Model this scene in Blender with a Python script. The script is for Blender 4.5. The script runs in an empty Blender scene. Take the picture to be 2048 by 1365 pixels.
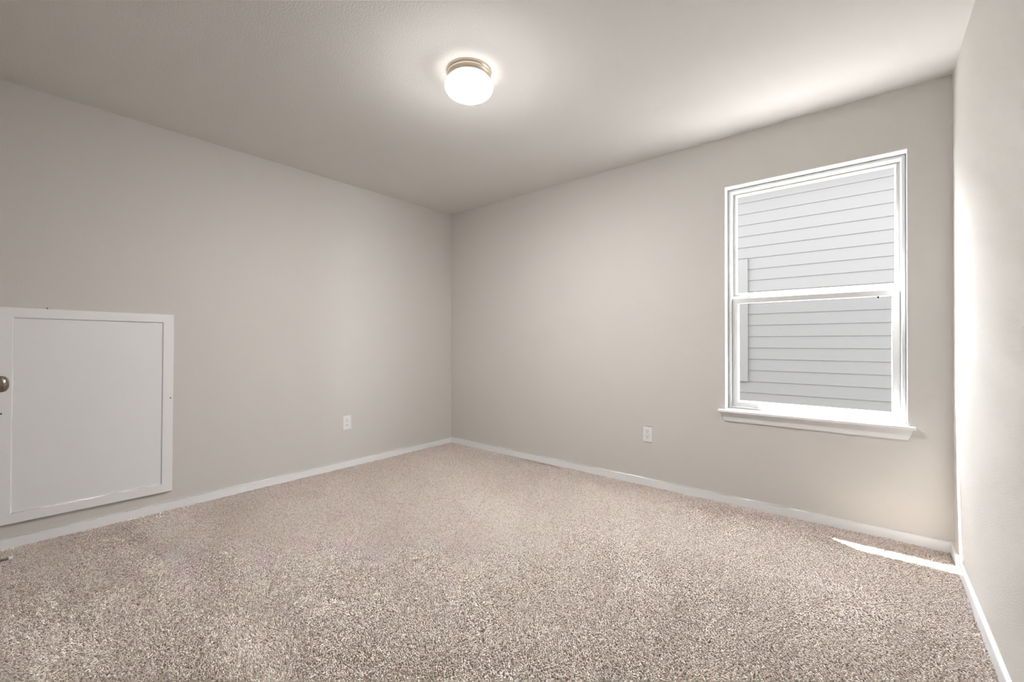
import bpy, bmesh, math
import numpy as np
from mathutils import Matrix, Vector

S = bpy.context.scene
COL = S.collection

# ------------------------------------------------------------------ camera
cam_data = bpy.data.cameras.new('camera')
cam_data.sensor_fit = 'HORIZONTAL'
cam_data.sensor_width = 36.0
cam_data.lens = 856.77 / 2048 * 36.0
cam_data.clip_start = 0.01
cam = bpy.data.objects.new('camera', cam_data)
COL.objects.link(cam)
YAW, PIT, ROL = 0.696127, 0.00185624, -0.000849496
fw = Vector((-math.sin(YAW) * math.cos(PIT), math.cos(YAW) * math.cos(PIT), math.sin(PIT)))
rt = Vector((math.cos(YAW), math.sin(YAW), 0))
up = rt.cross(fw)
r2 = rt * math.cos(ROL) + up * math.sin(ROL)
u2 = -rt * math.sin(ROL) + up * math.cos(ROL)
M = Matrix((r2, u2, -fw)).transposed().to_4x4()
M.translation = Vector((3.45718, -3.11529, 1.07565))
cam.matrix_world = M
S.camera = cam

# ------------------------------------------------------------------ light
SKY, SUN, LAMP = 33.0, 84.0, 440.0
world = bpy.data.worlds.new('sky')
S.world = world
world.use_nodes = True
bg = world.node_tree.nodes['Background']
bg.inputs['Color'].default_value = (0.95, 0.97, 1.0, 1)
bg.inputs['Strength'].default_value = SKY

sun_data = bpy.data.lights.new('sun', 'SUN')
sun_data.energy = SUN
sun_data.angle = math.radians(0.55)
sun_data.color = (1.0, 0.985, 0.96)
sun = bpy.data.objects.new('sun', sun_data)
COL.objects.link(sun)
SUN_DIR = Vector((0.315, -0.20, -1.0)).normalized()
sun.rotation_euler = (-SUN_DIR).to_track_quat('Z', 'Y').to_euler()
sun.location = (2, 1.6, 8)

S.view_settings.view_transform = 'Standard'
S.view_settings.look = 'None'
S.view_settings.gamma = 1.0
S.view_settings.use_curve_mapping = False
S.view_settings.exposure = 0.11
S.cycles.max_bounces = 16
S.cycles.diffuse_bounces = 12
S.cycles.transparent_max_bounces = 16
S.cycles.sample_clamp_indirect = 8.0
S.cycles.use_denoising = True
S.cycles_curves.shape = 'THICK'


# ------------------------------------------------------------------ materials
def srgb(r, g, b):
    f = lambda c: (c / 255 / 12.92) if c / 255 <= 0.04045 else ((c / 255 + 0.055) / 1.055) ** 2.4
    return (f(r), f(g), f(b), 1.0)


def new_mat(name, color, rough=0.6, metal=0.0, spec=0.5):
    m = bpy.data.materials.new(name)
    m.use_nodes = True
    b = m.node_tree.nodes['Principled BSDF']
    b.inputs['Base Color'].default_value = color
    b.inputs['Roughness'].default_value = rough
    b.inputs['Metallic'].default_value = metal
    b.inputs['Specular IOR Level'].default_value = spec
    return m


def N(m, typ, **kw):
    n = m.node_tree.nodes.new(typ)
    for k, v in kw.items():
        setattr(n, k, v)
    return n


def L(m, a, b):
    m.node_tree.links.new(a, b)


def bump_noise(m, scale, dist, detail=3.0, rough=0.55, strength=1.0):
    b = m.node_tree.nodes['Principled BSDF']
    tc = N(m, 'ShaderNodeTexCoord')
    nz = N(m, 'ShaderNodeTexNoise')
    nz.inputs['Scale'].default_value = scale
    nz.inputs['Detail'].default_value = detail
    nz.inputs['Roughness'].default_value = rough
    bp = N(m, 'ShaderNodeBump')
    bp.inputs['Strength'].default_value = strength
    bp.inputs['Distance'].default_value = dist
    L(m, tc.outputs['Object'], nz.inputs['Vector'])
    L(m, nz.outputs['Fac'], bp.inputs['Height'])
    L(m, bp.outputs['Normal'], b.inputs['Normal'])
    return m


WALL_COL = (0.685, 0.665, 0.640, 1)
m_wall = bump_noise(new_mat('greige_wall_paint', WALL_COL, 0.85, spec=0.08), 170, 0.0016)
m_ceil = bump_noise(new_mat('greige_ceiling_paint', (0.80, 0.788, 0.77, 1), 0.85, spec=0.2), 120, 0.0012)
m_trim = bump_noise(new_mat('white_trim_paint', (0.90, 0.912, 0.928, 1), 0.4), 40, 0.0002)
m_vinyl = bump_noise(new_mat('white_vinyl', (0.70, 0.70, 0.695, 1), 0.4), 60, 0.0001)
m_hatch = bump_noise(new_mat('white_board_paint', (0.87, 0.882, 0.895, 1), 0.45), 30, 0.0003)
m_plate = bump_noise(new_mat('white_plastic', (0.87, 0.87, 0.86, 1), 0.35), 90, 0.0001)
m_slot = bump_noise(new_mat('dark_slot', (0.03, 0.027, 0.025, 1), 0.7), 90, 0.0001)
m_hole = bump_noise(new_mat('black_hole', (0.004, 0.004, 0.004, 1), 0.8), 90, 0.0001)
m_rubber = bump_noise(new_mat('white_rubber', (0.82, 0.82, 0.82, 1), 0.6), 200, 0.0002)


def brushed(name, color, rough):
    m = new_mat(name, color, rough, 1.0)
    b = m.node_tree.nodes['Principled BSDF']
    tc = N(m, 'ShaderNodeTexCoord')
    mp = N(m, 'ShaderNodeMapping')
    mp.inputs['Scale'].default_value = (60, 60, 60)
    nz = N(m, 'ShaderNodeTexNoise')
    nz.inputs['Scale'].default_value = 1.0
    rr = N(m, 'ShaderNodeMapRange')
    rr.inputs['To Min'].default_value = rough - 0.03
    rr.inputs['To Max'].default_value = rough + 0.04
    L(m, tc.outputs['Object'], mp.inputs['Vector'])
    L(m, mp.outputs['Vector'], nz.inputs['Vector'])
    L(m, nz.outputs['Fac'], rr.inputs['Value'])
    L(m, rr.outputs['Result'], b.inputs['Roughness'])
    return m


m_nickel = brushed('satin_nickel', (0.94, 0.84, 0.70, 1), 0.3)
m_knob = brushed('aged_nickel', (0.34, 0.30, 0.25, 1), 0.27)
m_bronze = brushed('dark_nickel', (0.30, 0.26, 0.21, 1), 0.3)

# window glass: clear with a mirror-like sheen at grazing angles
m_glass = bpy.data.materials.new('window_glass')
m_glass.use_nodes = True
nt = m_glass.node_tree
nt.nodes.clear()
out = N(m_glass, 'ShaderNodeOutputMaterial')
tr = N(m_glass, 'ShaderNodeBsdfTransparent')
tr.inputs['Color'].default_value = (0.83, 0.835, 0.835, 1)
gl = N(m_glass, 'ShaderNodeBsdfGlossy')
gl.inputs['Roughness'].default_value = 0.02
fr = N(m_glass, 'ShaderNodeFresnel')
fr.inputs['IOR'].default_value = 1.08
mx = N(m_glass, 'ShaderNodeMixShader')
ge = N(m_glass, 'ShaderNodeNewGeometry')
om = N(m_glass, 'ShaderNodeMath', operation='SUBTRACT')
om.inputs[0].default_value = 1.0
ml = N(m_glass, 'ShaderNodeMath', operation='MULTIPLY')
L(m_glass, ge.outputs['Backfacing'], om.inputs[1])
L(m_glass, om.outputs[0], ml.inputs[0])
L(m_glass, fr.outputs['Fac'], ml.inputs[1])
L(m_glass, ml.outputs[0], mx.inputs['Fac'])
L(m_glass, tr.outputs['BSDF'], mx.inputs[1])
L(m_glass, gl.outputs['BSDF'], mx.inputs[2])
L(m_glass, mx.outputs['Shader'], out.inputs['Surface'])

# insect screen: a fine grey weave, mostly open
m_screen = bpy.data.materials.new('insect_screen_mesh')
m_screen.use_nodes = True
m_screen.node_tree.nodes.clear()
out = N(m_screen, 'ShaderNodeOutputMaterial')
tr = N(m_screen, 'ShaderNodeBsdfTransparent')
df = N(m_screen, 'ShaderNodeBsdfDiffuse')
df.inputs['Color'].default_value = (0.03, 0.03, 0.03, 1)
mx = N(m_screen, 'ShaderNodeMixShader')
mx.inputs['Fac'].default_value = 0.075
L(m_screen, tr.outputs['BSDF'], mx.inputs[1])
L(m_screen, df.outputs['BSDF'], mx.inputs[2])
L(m_screen, mx.outputs['Shader'], out.inputs['Surface'])

# lamp glass
m_lamp = bpy.data.materials.new('lit_opal_glass')
m_lamp.use_nodes = True
b = m_lamp.node_tree.nodes['Principled BSDF']
b.inputs['Base Color'].default_value = (0.9, 0.88, 0.84, 1)
b.inputs['Roughness'].default_value = 0.25
b.inputs['Emission Color'].default_value = (1.0, 0.975, 0.95, 1)
# emission graded by height to shrink the ceiling halo: bowl strongest, shoulder under rim least
tc = N(m_lamp, 'ShaderNodeTexCoord')
sx = N(m_lamp, 'ShaderNodeSeparateXYZ')
rr = N(m_lamp, 'ShaderNodeMapRange', interpolation_type='SMOOTHSTEP')
rr.inputs['From Min'].default_value = -0.082
rr.inputs['From Max'].default_value = -0.131
rr.inputs['To Min'].default_value = 4.5
rr.inputs['To Max'].default_value = LAMP
L(m_lamp, tc.outputs['Object'], sx.inputs['Vector'])
L(m_lamp, sx.outputs['Z'], rr.inputs['Value'])
L(m_lamp, rr.outputs['Result'], b.inputs['Emission Strength'])

# carpet yarn
YARN = (0.52, 0.445, 0.39)
m_yarn = new_mat('beige_carpet_yarn', (*YARN, 1), 0.9, spec=0.1)
b = m_yarn.node_tree.nodes['Principled BSDF']
hi = N(m_yarn, 'ShaderNodeHairInfo')
cr = N(m_yarn, 'ShaderNodeValToRGB')
e = cr.color_ramp.elements
e[0].position = 0.0
e[0].color = (0.46, 0.385, 0.335, 1)
e[1].position = 1.0
e[1].color = (0.79, 0.73, 0.683, 1)
k = cr.color_ramp.elements.new(0.25)
k.color = (0.605, 0.53, 0.478, 1)
k = cr.color_ramp.elements.new(0.6)
k.color = (0.695, 0.625, 0.575, 1)
L(m_yarn, hi.outputs['Random'], cr.inputs['Fac'])
L(m_yarn, cr.outputs['Color'], b.inputs['Base Color'])

m_base = bump_noise(new_mat('carpet_backing', (0.62, 0.56, 0.52, 1), 0.95, spec=0.05), 400, 0.004)
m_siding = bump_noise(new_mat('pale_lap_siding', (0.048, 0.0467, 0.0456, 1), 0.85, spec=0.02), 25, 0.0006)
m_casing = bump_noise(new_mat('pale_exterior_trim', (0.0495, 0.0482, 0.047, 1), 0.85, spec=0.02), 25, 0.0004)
m_dark_glass = bump_noise(new_mat('dark_window_glass', (0.06, 0.07, 0.08, 1), 0.05), 3, 0.0002)
m_ground = bump_noise(new_mat('side_yard_soil', (0.235, 0.23, 0.222, 1), 0.95, spec=0.1), 8, 0.03)
m_roof = bump_noise(new_mat('roof_shingle', (0.12, 0.11, 0.11, 1), 0.9), 30, 0.01)


# ------------------------------------------------------------------ mesh helpers
def finish(name, bm, mat, parent=None, bevel=0.0, seg=2, smooth=False):
    bmesh.ops.remove_doubles(bm, verts=bm.verts, dist=1e-6)
    bmesh.ops.recalc_face_normals(bm, faces=bm.faces)
    me = bpy.data.meshes.new(name)
    bm.to_mesh(me)
    bm.free()
    me.materials.append(mat)
    o = bpy.data.objects.new(name, me)
    COL.objects.link(o)
    if parent:
        o.parent = parent
    if smooth:
        for p in me.polygons:
            p.use_smooth = True
    if bevel:
        md = o.modifiers.new('edge', 'BEVEL')
        md.width = bevel
        md.segments = seg
        md.limit_method = 'ANGLE'
        md.angle_limit = math.radians(40)
        md.harden_normals = False
    return o


def box(bm, x0, x1, y0, y1, z0, z1):
    v = [bm.verts.new(c) for c in ((x0, y0, z0), (x1, y0, z0), (x1, y1, z0), (x0, y1, z0),
                                   (x0, y0, z1), (x1, y0, z1), (x1, y1, z1), (x0, y1, z1))]
    for f in ((0, 3, 2, 1), (4, 5, 6, 7), (0, 1, 5, 4), (1, 2, 6, 5), (2, 3, 7, 6), (3, 0, 4, 7)):
        bm.faces.new([v[i] for i in f])


def boxes(*lst):
    bm = bmesh.new()
    for b_ in lst:
        box(bm, *b_)
    return bm


def ring(bm, prof, u0, u1, w0, w1, to=lambda u, d, w: (u, d, w)):
    """A mitred rectangular frame: each profile point (inset, depth) makes one loop."""
    loops = []
    for i, d in prof:
        loops.append([bm.verts.new(to(*c)) for c in ((u0 + i, d, w0 + i), (u1 - i, d, w0 + i),
                                                     (u1 - i, d, w1 - i), (u0 + i, d, w1 - i))])
    n = len(loops)
    for a in range(n):
        A, B = loops[a], loops[(a + 1) % n]
        for q in range(4):
            bm.faces.new((A[q], A[(q + 1) % 4], B[(q + 1) % 4], B[q]))


def lathe(prof, seg=64, axis='Z'):
    bm = bmesh.new()
    rings = []
    for r, h in prof:
        if r < 1e-6:
            rings.append([bm.verts.new((0, 0, h))])
        else:
            rings.append([bm.verts.new((r * math.cos(2 * math.pi * i / seg), r * math.sin(2 * math.pi * i / seg), h))
                          for i in range(seg)])
    for A, B in zip(rings, rings[1:]):
        for i in range(seg):
            j = (i + 1) % seg
            if len(A) == 1 and len(B) == 1:
                continue
            if len(A) == 1:
                bm.faces.new((A[0], B[i], B[j]))
            elif len(B) == 1:
                bm.faces.new((A[i], A[j], B[0]))
            else:
                bm.faces.new((A[i], A[j], B[j], B[i]))
    if axis == 'Y':
        bmesh.ops.rotate(bm, verts=bm.verts, matrix=Matrix.Rotation(math.radians(-90), 3, 'X'))
    return bm


def move(bm, x, y, z):
    bmesh.ops.translate(bm, verts=bm.verts, vec=(x, y, z))
    return bm


def thing(name, label, cat, loc, group=None):
    o = bpy.data.objects.new(name, None)
    o.empty_display_size = 0.05
    COL.objects.link(o)
    o.location = loc
    o['label'] = label
    o['category'] = cat
    o['kind'] = 'thing'
    if group:
        o['group'] = group
    return o


def struct(o, label, cat):
    o['kind'] = 'structure'
    o['label'] = label
    o['category'] = cat
    return o


# ------------------------------------------------------------------ room shell
W, H, YF = 3.7824, 2.44, -3.165          # width, height, y of the wall behind the camera
T = 0.15
FZ = -0.016                               # carpet backing; the tips of the pile reach z = 0
# window opening in the back wall
WX0, WX1, WZ0, WZ1 = 2.714, 3.610, 0.608, 2.106

fl = struct(finish('floor', boxes((-T, W + T, YF - T, T, FZ - 0.2, FZ)), m_base),
            'floor covered wall to wall in beige cut pile carpet', 'floor')
struct(finish('ceiling', boxes((-T, W + T, YF - T, T, H, H + 0.2)), m_ceil),
       'flat greige ceiling with orange peel texture', 'ceiling')
struct(finish('wall_left', boxes((-T, 0, YF - T, T, FZ, H)), m_wall),
       'greige wall holding the white access hatch', 'wall')
struct(finish('wall_right', boxes((W, W + T, YF - T, T, FZ, H)), m_wall),
       'bright greige wall at the right edge beside the window', 'wall')
struct(finish('wall_front', boxes((0, W, YF - T, YF, FZ, H)), m_wall),
       'greige wall behind the camera with a closed door', 'wall')
g = 0.004
struct(finish('wall_back', boxes((0, WX0 - g, 0, T, FZ, H), (WX1 + g, W, 0, T, FZ, H),
                                 (WX0 - g, WX1 + g, 0, T, FZ, WZ0), (WX0 - g, WX1 + g, 0, T, WZ1 + g, H)), m_wall),
       'greige wall pierced by the single hung window', 'wall')

# baseboards: square boards with an eased top edge
BH, BT = 0.054, 0.013


def base_profile(kind):
    pts = [(0, FZ), (BT, FZ), (BT, BH - 0.005), (BT - 0.0015, BH - 0.0015), (BT - 0.005, BH), (0, BH)]
    bm = bmesh.new()
    ends = []
    for s in (0, 1):
        row = []
        for d, z in pts:
            if kind == 'left':
                c = (d, (YF + d) if s == 0 else -d, z)
            elif kind == 'right':
                c = (W - d, (YF + d) if s == 0 else -d, z)
            elif kind == 'back':
                c = (d if s == 0 else W - d, -d, z)
            else:
                c = s
            row.append(bm.verts.new(c))
        ends.append(row)
    n = len(pts)
    for i in range(n):
        j = (i + 1) % n
        bm.faces.new((ends[0][i], ends[0][j], ends[1][j], ends[1][i]))
    bm.faces.new(ends[0])
    bm.faces.new(ends[1][::-1])
    return bm


struct(finish('baseboard_left', base_profile('left'), m_trim), 'low white baseboard under the access hatch', 'baseboard')
struct(finish('baseboard_back', base_profile('back'), m_trim), 'low white baseboard along the window wall', 'baseboard')
struct(finish('baseboard_right', base_profile('right'), m_trim), 'low white baseboard along the right wall', 'baseboard')
DX0, DX1, DZ = 1.13, 1.89, 2.03           # the door in the wall behind the camera
CW = 0.057                                # its casing
struct(finish('baseboard_front', boxes((BT, DX0 - CW, YF, YF + BT, FZ, BH), (DX1 + CW, W - BT, YF, YF + BT, FZ, BH)),
              m_trim, bevel=0.003), 'low white baseboard behind the camera holding the door stop', 'baseboard')

# ------------------------------------------------------------------ carpet pile
rng = np.random.default_rng(7)
step = 0.0049
nx, ny = int((W - 2 * BT) / step), int((-YF - 2 * BT) / step)
gx, gy = np.meshgrid(np.arange(nx), np.arange(ny))
px = BT + (gx.ravel() + 0.5 + rng.uniform(-0.48, 0.48, nx * ny)) * step
py = YF + BT + (gy.ravel() + 0.5 + rng.uniform(-0.48, 0.48, nx * ny)) * step
n = len(px)


def field(seed, wav, octaves=3):
    """Smooth random field over the floor: a sum of plane waves."""
    r = np.random.default_rng(seed)
    f = np.zeros(n)
    for o in range(octaves):
        for _ in range(7):
            a = r.uniform(0, 2 * np.pi)
            k_ = 2 * np.pi / (wav / 1.9 ** o) * r.uniform(0.6, 1.4)
            f += np.sin(k_ * (px * np.cos(a) + py * np.sin(a)) + r.uniform(0, 6.28)) / 1.6 ** o
    return f / np.std(f)


lean_a = 1.2 * field(11, 0.9) + 0.5
lean_m = 0.0036 * (1.0 + 0.5 * np.clip(field(12, 0.6), -1.6, 1.6))
ra = rng.uniform(0, 2 * np.pi, n)
rm = np.abs(rng.normal(0.0048, 0.0015, n))
tipx = np.cos(lean_a) * lean_m + np.cos(ra) * rm
tipy = np.sin(lean_a) * lean_m + np.sin(ra) * rm
ht = rng.normal(0.0150, 0.0013, n) + 0.0007 * np.clip(field(13, 0.35), -1.5, 1.5)
kx, ky = rng.normal(0, 0.0012, n), rng.normal(0, 0.0012, n)
# every tuft rises, then its twisted end nods over to one side
tt = np.array([0.0, 0.35, 0.7, 1.0])
ss = np.array([0.0, 0.10, 0.50, 1.0])
zz = np.array([0.0, 0.62, 0.97, 0.99])
P = np.zeros((n, 4, 3), dtype=np.float32)
for i in range(4):
    P[:, i, 0] = px + tipx * ss[i] + kx * math.sin(math.pi * tt[i])
    P[:, i, 1] = py + tipy * ss[i] + ky * math.sin(math.pi * tt[i])
    P[:, i, 2] = FZ - 0.001 + ht * zz[i]
P[:, :, 0] = np.clip(P[:, :, 0], BT * 0.9, W - BT * 0.9)
P[:, :, 1] = np.clip(P[:, :, 1], YF + BT * 0.9, -BT * 0.9)
rad = np.outer(rng.uniform(0.85, 1.15, n), np.array([0.0016, 0.0022, 0.0023, 0.0014])).astype(np.float32)
cu = bpy.data.hair_curves.new('carpet_pile')
cu.add_curves([4] * n)
cu.points.foreach_set('position', P.ravel())
at = cu.attributes.get('radius') or cu.attributes.new('radius', 'FLOAT', 'POINT')
at.data.foreach_set('value', rad.ravel())
cu.materials.append(m_yarn)
pile = bpy.data.objects.new('carpet_pile', cu)
COL.objects.link(pile)
pile.parent = fl
pile['kind'] = 'stuff'

# ------------------------------------------------------------------ window
win = bpy.data.objects.new('window_1', None)
COL.objects.link(win)
win.location = (0.5 * (WX0 + WX1), 0, WZ0)
struct(win, 'white vinyl single hung window with a screen over its lower half', 'window')
IW = Matrix.Translation(-win.location)


def wpart(name, bm, mat, parent=None, **kw):
    bm.transform(IW)
    return finish(name, bm, mat, parent or win, **kw)


# painted returns on both sides and at the top of the recess, edges rounded into the wall face
bm = boxes((WX0 - g, WX0, -0.0012, T, WZ0, WZ1 + g), (WX1, WX1 + g, -0.0012, T, WZ0, WZ1 + g),
           (WX0, WX1, -0.0012, T, WZ1, WZ1 + g))
wpart('jamb_liner', bm, m_trim, bevel=0.0025)
FY = 0.07
bm = bmesh.new()
ring(bm, [(0, FY + 0.006), (0.004, FY + 0.006), (0.005, FY), (0.013, FY), (0.0155, FY - 0.005), (0.0185, FY - 0.005),
          (0.021, FY + 0.004), (0.023, FY + 0.006), (0.023, T), (0, T)], WX0, WX1, 0.618, WZ1)
wpart('window_frame', bm, m_vinyl)
SX0, SX1 = WX0 + 0.0235, WX1 - 0.0235
# upper sash, fixed, in the outer track
bm = bmesh.new()
ring(bm, [(0, 0.118), (0.010, 0.118), (0.013, 0.115), (0.016, 0.115), (0.020, 0.121), (0.022, 0.126), (0.022, 0.146), (0, 0.146)],
     SX0, SX1, 1.383, WZ1 - 0.017)
us = wpart('upper_sash', bm, m_vinyl)
wpart('glass_pane', boxes((SX0 + 0.02, SX1 - 0.02, 0.131, 0.135, 1.40, WZ1 - 0.037)), m_glass, us)
# lower sash in the inner track
LZ0, LZ1 = 0.634, 1.361
bm = bmesh.new()
ring(bm, [(0, 0.081), (0.002, 0.079), (0.0325, 0.079), (0.036, 0.083),
          (0.036, 0.112), (0, 0.112)], SX0 + 0.0005, SX1 - 0.0005, LZ0, LZ1 + 0.006)
ls = wpart('lower_sash', bm, m_vinyl)
wpart('glass_pane', boxes((SX0 + 0.034, SX1 - 0.034, 0.101, 0.105, LZ0 + 0.034, LZ1 - 0.028)), m_glass, ls)
# balance shoe channels seen beside the lower sash
bm = bmesh.new()
ring(bm, [(0, 0.1465), (0.030, 0.1465), (0.030, 0.1540), (0, 0.1540)], SX0, SX1, 0.642, 1.375)
sf = wpart('screen_frame', bm, m_vinyl)
wpart('insect_screen', boxes((SX0 + 0.02, SX1 - 0.02, 0.1500, 0.1504, 0.66, 1.355)), m_screen, sf)
wpart('latch_tab', boxes((3.489, 3.497, 0.0745, 0.080, 1.322, 1.331)), m_hole, bevel=0.001)
# stool and apron
bm = boxes((2.6745, 3.6425, -0.047, -0.0012, WZ0, 0.624), (WX0, WX1, -0.0012, FY + 0.012, WZ0, 0.624))
wpart('window_stool', bm, m_trim, bevel=0.004, seg=3)
bm = bmesh.new()
lo = [(2.7104, -0.0005, 0.547), (3.6112, -0.0005, 0.547), (3.6112, -0.009, 0.547), (2.7104, -0.009, 0.547)]
md_ = [(2.7060, -0.0005, 0.556), (3.6156, -0.0005, 0.556), (3.6156, -0.012, 0.556), (2.7060, -0.012, 0.556)]
hi_ = [(2.6860, -0.0005, WZ0), (3.6330, -0.0005, WZ0), (3.6330, -0.020, WZ0), (2.6860, -0.020, WZ0)]
rows = [[bm.verts.new(c) for c in r_] for r_ in (lo, md_, hi_)]
for A, B in zip(rows, rows[1:]):
    for i in range(4):
        bm.faces.new((A[i], A[(i + 1) % 4], B[(i + 1) % 4], B[i]))
bm.faces.new(rows[0][::-1])
bm.faces.new(rows[-1])
wpart('window_apron', bm, m_trim, bevel=0.0015)

# ------------------------------------------------------------------ access hatch on the left wall
hatch = thing('access_hatch', 'square white access hatch with mitred frame low on the left wall', 'access hatch', (0, -2.762, 0.69))
hatch.rotation_euler = (math.radians(-0.5), 0, 0)
hy, hz = 0.3635, 0.566


def hmap(u, d, w):
    return (d, u, w)


bm = bmesh.new()
ring(bm, [(0, 0.0005), (0, 0.015), (0.002, 0.017), (0.050, 0.017), (0.053, 0.0155), (0.0555, 0.009), (0.0555, 0.0005)],
     -hy, hy, -hz, hz, hmap)
hf = finish('hatch_frame', bm, m_trim, hatch)
finish('hatch_panel', boxes((0.0005, 0.0075, -hy + 0.050, hy - 0.050, -hz + 0.050, hz - 0.050)), m_hatch, hatch)
for y, z in ((2.762 - 2.4122, 0.7211 - 0.69), (2.762 - 3.1096, 0.7028 - 0.69)):
    bm = lathe([(0, 0.0178), (0.0034, 0.0176), (0.0040, 0.0165), (0.0040, 0.010)], 16)
    bmesh.ops.rotate(bm, verts=bm.verts, matrix=Matrix.Rotation(math.radians(90), 3, 'Y'))
    move(bm, 0, y, z)
    finish('screw_hole', bm, m_hole, hf)['label'] = 'black screw hole'

finish('nail_head', boxes((0.006, 0.011, -0.1935, -0.1885, hz - 0.001, hz + 0.006)), m_hole, hatch, bevel=0.0012)['label'] = 'dark nail head on the top edge'

# ------------------------------------------------------------------ wall outlets
def make_outlet(label, loc, rotz):
    o = thing('wall_outlet', label, 'outlet', loc, 'duplex wall outlets')
    o.rotation_euler = (0, 0, rotz)          # faces -y before turning
    w, h = 0.0390, 0.0612
    bm = bmesh.new()
    lay = [(-0.0002, 0), (-0.002, 0), (-0.0045, 0.003), (-0.0055, 0.007)]
    rows_ = []
    for d, i in lay:
        rows_.append([bm.verts.new(c) for c in ((-w + i, d, -h + i), (w - i, d, -h + i), (w - i, d, h - i), (-w + i, d, h - i))])
    for A, B in zip(rows_, rows_[1:]):
        for i in range(4):
            bm.faces.new((A[i], A[(i + 1) % 4], B[(i + 1) % 4], B[i]))
    bm.faces.new(rows_[-1])
    bm.faces.new(rows_[0][::-1])
    finish('cover_plate', bm, m_plate, o, bevel=0.0008)
    for s in (1, -1):
        zc = 0.0195 * s
        bm = bmesh.new()
        pts = []
        for k_ in range(32):
            a = 2 * math.pi * k_ / 32
            pts.append((0.0165 * math.cos(a), max(-0.0140, min(0.0140, 0.0172 * math.sin(a)))))
        A = [bm.verts.new((x, -0.0050, zc + z)) for x, z in pts]
        B = [bm.verts.new((x, -0.0070, zc + z)) for x, z in pts]
        C = [bm.verts.new((x * 0.94, -0.0076, zc + z * 0.94)) for x, z in pts]
        for P_, Q in ((A, B), (B, C)):
            for i in range(32):
                bm.faces.new((P_[i], P_[(i + 1) % 32], Q[(i + 1) % 32], Q[i]))
        bm.faces.new(C)
        rc = finish('receptacle', bm, m_plate, o)
        finish('blade_slot', boxes((-0.0075, -0.0052, -0.0079, -0.0070, zc + 0.0005, zc + 0.0090)), m_slot, rc)
        finish('blade_slot', boxes((0.0052, 0.0075, -0.0079, -0.0070, zc + 0.0005, zc + 0.0080)), m_slot, rc)
        bm = lathe([(0, 0.0079), (0.0028, 0.0079), (0.0028, 0.0070)], 16)
        bmesh.ops.rotate(bm, verts=bm.verts, matrix=Matrix.Rotation(math.radians(90), 3, 'X'))
        move(bm, 0, 0, zc - 0.0065)
        finish('ground_hole', bm, m_slot, rc)
    bm = lathe([(0, 0.0068), (0.0022, 0.0066), (0.0032, 0.0058), (0.0032, 0.0050)], 20)
    bmesh.ops.rotate(bm, verts=bm.verts, matrix=Matrix.Rotation(math.radians(90), 3, 'X'))
    finish('screw', bm, m_plate, o)
    return o


make_outlet('white duplex outlet on the left wall, right of the access hatch', (0, -1.196, 0.380), math.radians(90))
make_outlet('white duplex outlet on the back wall, left of the window', (2.178, 0, 0.384), 0)

# ------------------------------------------------------------------ ceiling light
lamp = thing('ceiling_light', 'round flush mount ceiling light with nickel base and glowing opal glass', 'ceiling light', (1.903, -1.593, H))
bm = lathe([(0, 0), (0.1125, 0), (0.1135, -0.002), (0.1135, -0.006), (0.1105, -0.009), (0.1075, -0.011), (0.1075, -0.014),
            (0.1095, -0.017), (0.1095, -0.022), (0.1065, -0.025), (0.1040, -0.027), (0.1040, -0.036), (0.1015, -0.040), (0.090, -0.041)], 96)
finish('lamp_base', bm, m_nickel, lamp, smooth=True)
pr = [(0.096, -0.036), (0.100, -0.040), (0.109, -0.047), (0.1165, -0.056), (0.1205, -0.066), (0.1215, -0.075)]
for i in range(1, 13):
    a = math.pi / 2 * i / 12
    pr.append((0.1215 * math.cos(a), -0.075 - 0.058 * math.sin(a)))
pr[-1] = (0, -0.133)
finish('lamp_glass', lathe(pr, 96), m_lamp, lamp, smooth=True)

# ------------------------------------------------------------------ door behind the camera, its knob, the door stop
door = bpy.data.objects.new('door_1', None)
COL.objects.link(door)
door.location = (0.5 * (DX0 + DX1), YF, 0)
struct(door, 'white door behind the camera, only its nickel knob at the left edge showing', 'door')
ID = Matrix.Translation(-door.location)


def dpart(name, bm, mat, parent=None, **kw):
    bm.transform(ID)
    return finish(name, bm, mat, parent or door, **kw)


bm = boxes((DX0, DX1, YF + 0.0005, YF + 0.004, FZ + 0.012, DZ))
for z0, z1 in ((0.22, 0.86), (1.02, 1.88)):
    box(bm, DX0 + 0.12, DX1 - 0.12, YF + 0.004, YF + 0.007, z0, z1)
slab = dpart('door_slab', bm, m_trim, bevel=0.002)
bm = boxes((DX0 - CW, DX0, YF + 0.0005, YF + 0.014, FZ, DZ + CW), (DX1, DX1 + CW, YF + 0.0005, YF + 0.014, FZ, DZ + CW),
           (DX0, DX1, YF + 0.0005, YF + 0.014, DZ, DZ + CW))
dpart('door_casing', bm, m_trim, bevel=0.003)
kp = [(0, 0.0), (0.033, 0.0), (0.033, 0.004), (0.029, 0.009), (0.0145, 0.012), (0.0125, 0.018), (0.0125, 0.026), (0.0165, 0.031),
      (0.0235, 0.036), (0.0270, 0.042), (0.0278, 0.048), (0.0272, 0.054), (0.0245, 0.060), (0.0190, 0.0645), (0.0110, 0.0675), (0, 0.0685)]
bm = lathe(kp, 64, 'Y')
move(bm, 1.20, YF + 0.004, 0.9335)
dpart('door_knob', bm, m_knob, slab, smooth=True)

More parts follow.
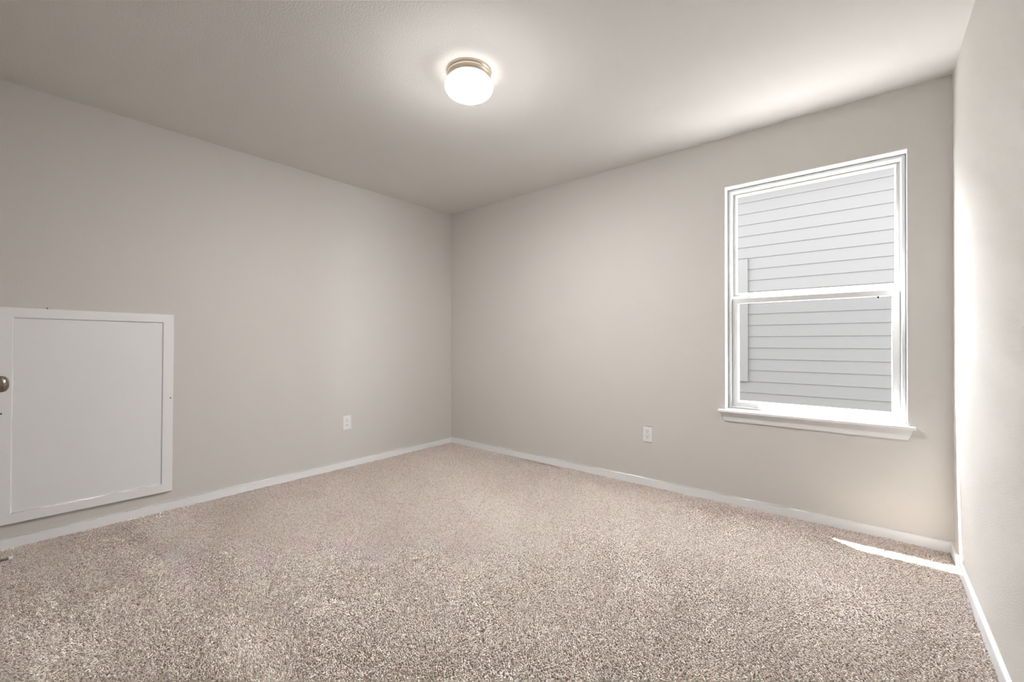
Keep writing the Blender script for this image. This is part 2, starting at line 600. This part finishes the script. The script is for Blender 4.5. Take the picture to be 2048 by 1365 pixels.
stop = thing('door_stop', 'short dark metal door stop with a white rubber tip at the left carpet edge', 'door stop', (0.28, YF + BT, 0.036))
bm = lathe([(0, 0), (0.014, 0), (0.014, 0.003), (0.010, 0.007), (0.0085, 0.012), (0.0065, 0.050), (0.0060, 0.066), (0, 0.066)], 40, 'Y')
finish('stop_rod', bm, m_bronze, stop, smooth=True)
bm = lathe([(0, 0.0655), (0.0088, 0.0655), (0.0095, 0.067), (0.0095, 0.077), (0.0080, 0.080), (0, 0.0805)], 40, 'Y')
finish('stop_tip', bm, m_rubber, stop, smooth=True)

# ------------------------------------------------------------------ outdoors
struct(finish('ground', boxes((-14, 18, T + 0.02, 16, -0.62, -0.42)), m_ground), 'side yard soil between the two houses', 'ground')
D = 3.2
EXP, Z0S = 0.1468, 0.4081 - 7 * 0.1468
house = thing('neighbor_house', 'pale lap sided house wall filling the view through the window', 'house', (2.5, D, -0.42))
IH = Matrix.Translation(-house.location)
bm = bmesh.new()
hx0, hx1 = -6.0, 10.0
nb = 26
for k_ in range(nb):
    z0 = Z0S + k_ * EXP
    pts = [(D + 0.08, z0), (D - 0.009, z0), (D - 0.010, z0 + 0.002), (D - 0.001, z0 + EXP + 0.012), (D + 0.08, z0 + EXP + 0.012)]
    A = [bm.verts.new((hx0, y, z)) for y, z in pts]
    B = [bm.verts.new((hx1, y, z)) for y, z in pts]
    for i in range(5):
        bm.faces.new((A[i], A[(i + 1) % 5], B[(i + 1) % 5], B[i]))
    bm.faces.new(A[::-1])
    bm.faces.new(B)
bm.transform(IH)
finish('lap_siding', bm, m_siding, house)
ztop = Z0S + nb * EXP
bm = boxes((hx0, hx1, D + 0.08, D + 6, -0.42, ztop))
bm.transform(IH)
finish('house_wall', bm, m_siding, house)
bm = boxes((hx0 - 0.2, hx1 + 0.2, D - 0.25, D + 6.2, ztop + 0.005, ztop + 0.15))
bm.transform(IH)
finish('house_roof', bm, m_roof, house)
# the neighbour's own window: only the right board of its casing shows past our frame
bm = bmesh.new()
ring(bm, [(0, D - 0.005), (0, D - 0.032), (0.14, D - 0.032), (0.14, D - 0.005)], 1.20, 2.230, 0.552, 2.162)
bm.transform(IH)
cs = finish('window_casing', bm, m_casing, house, bevel=0.002)
bm = boxes((1.33, 2.10, D - 0.018, D - 0.012, 0.68, 2.03))
bm.transform(IH)
finish('window_pane', bm, m_dark_glass, cs)
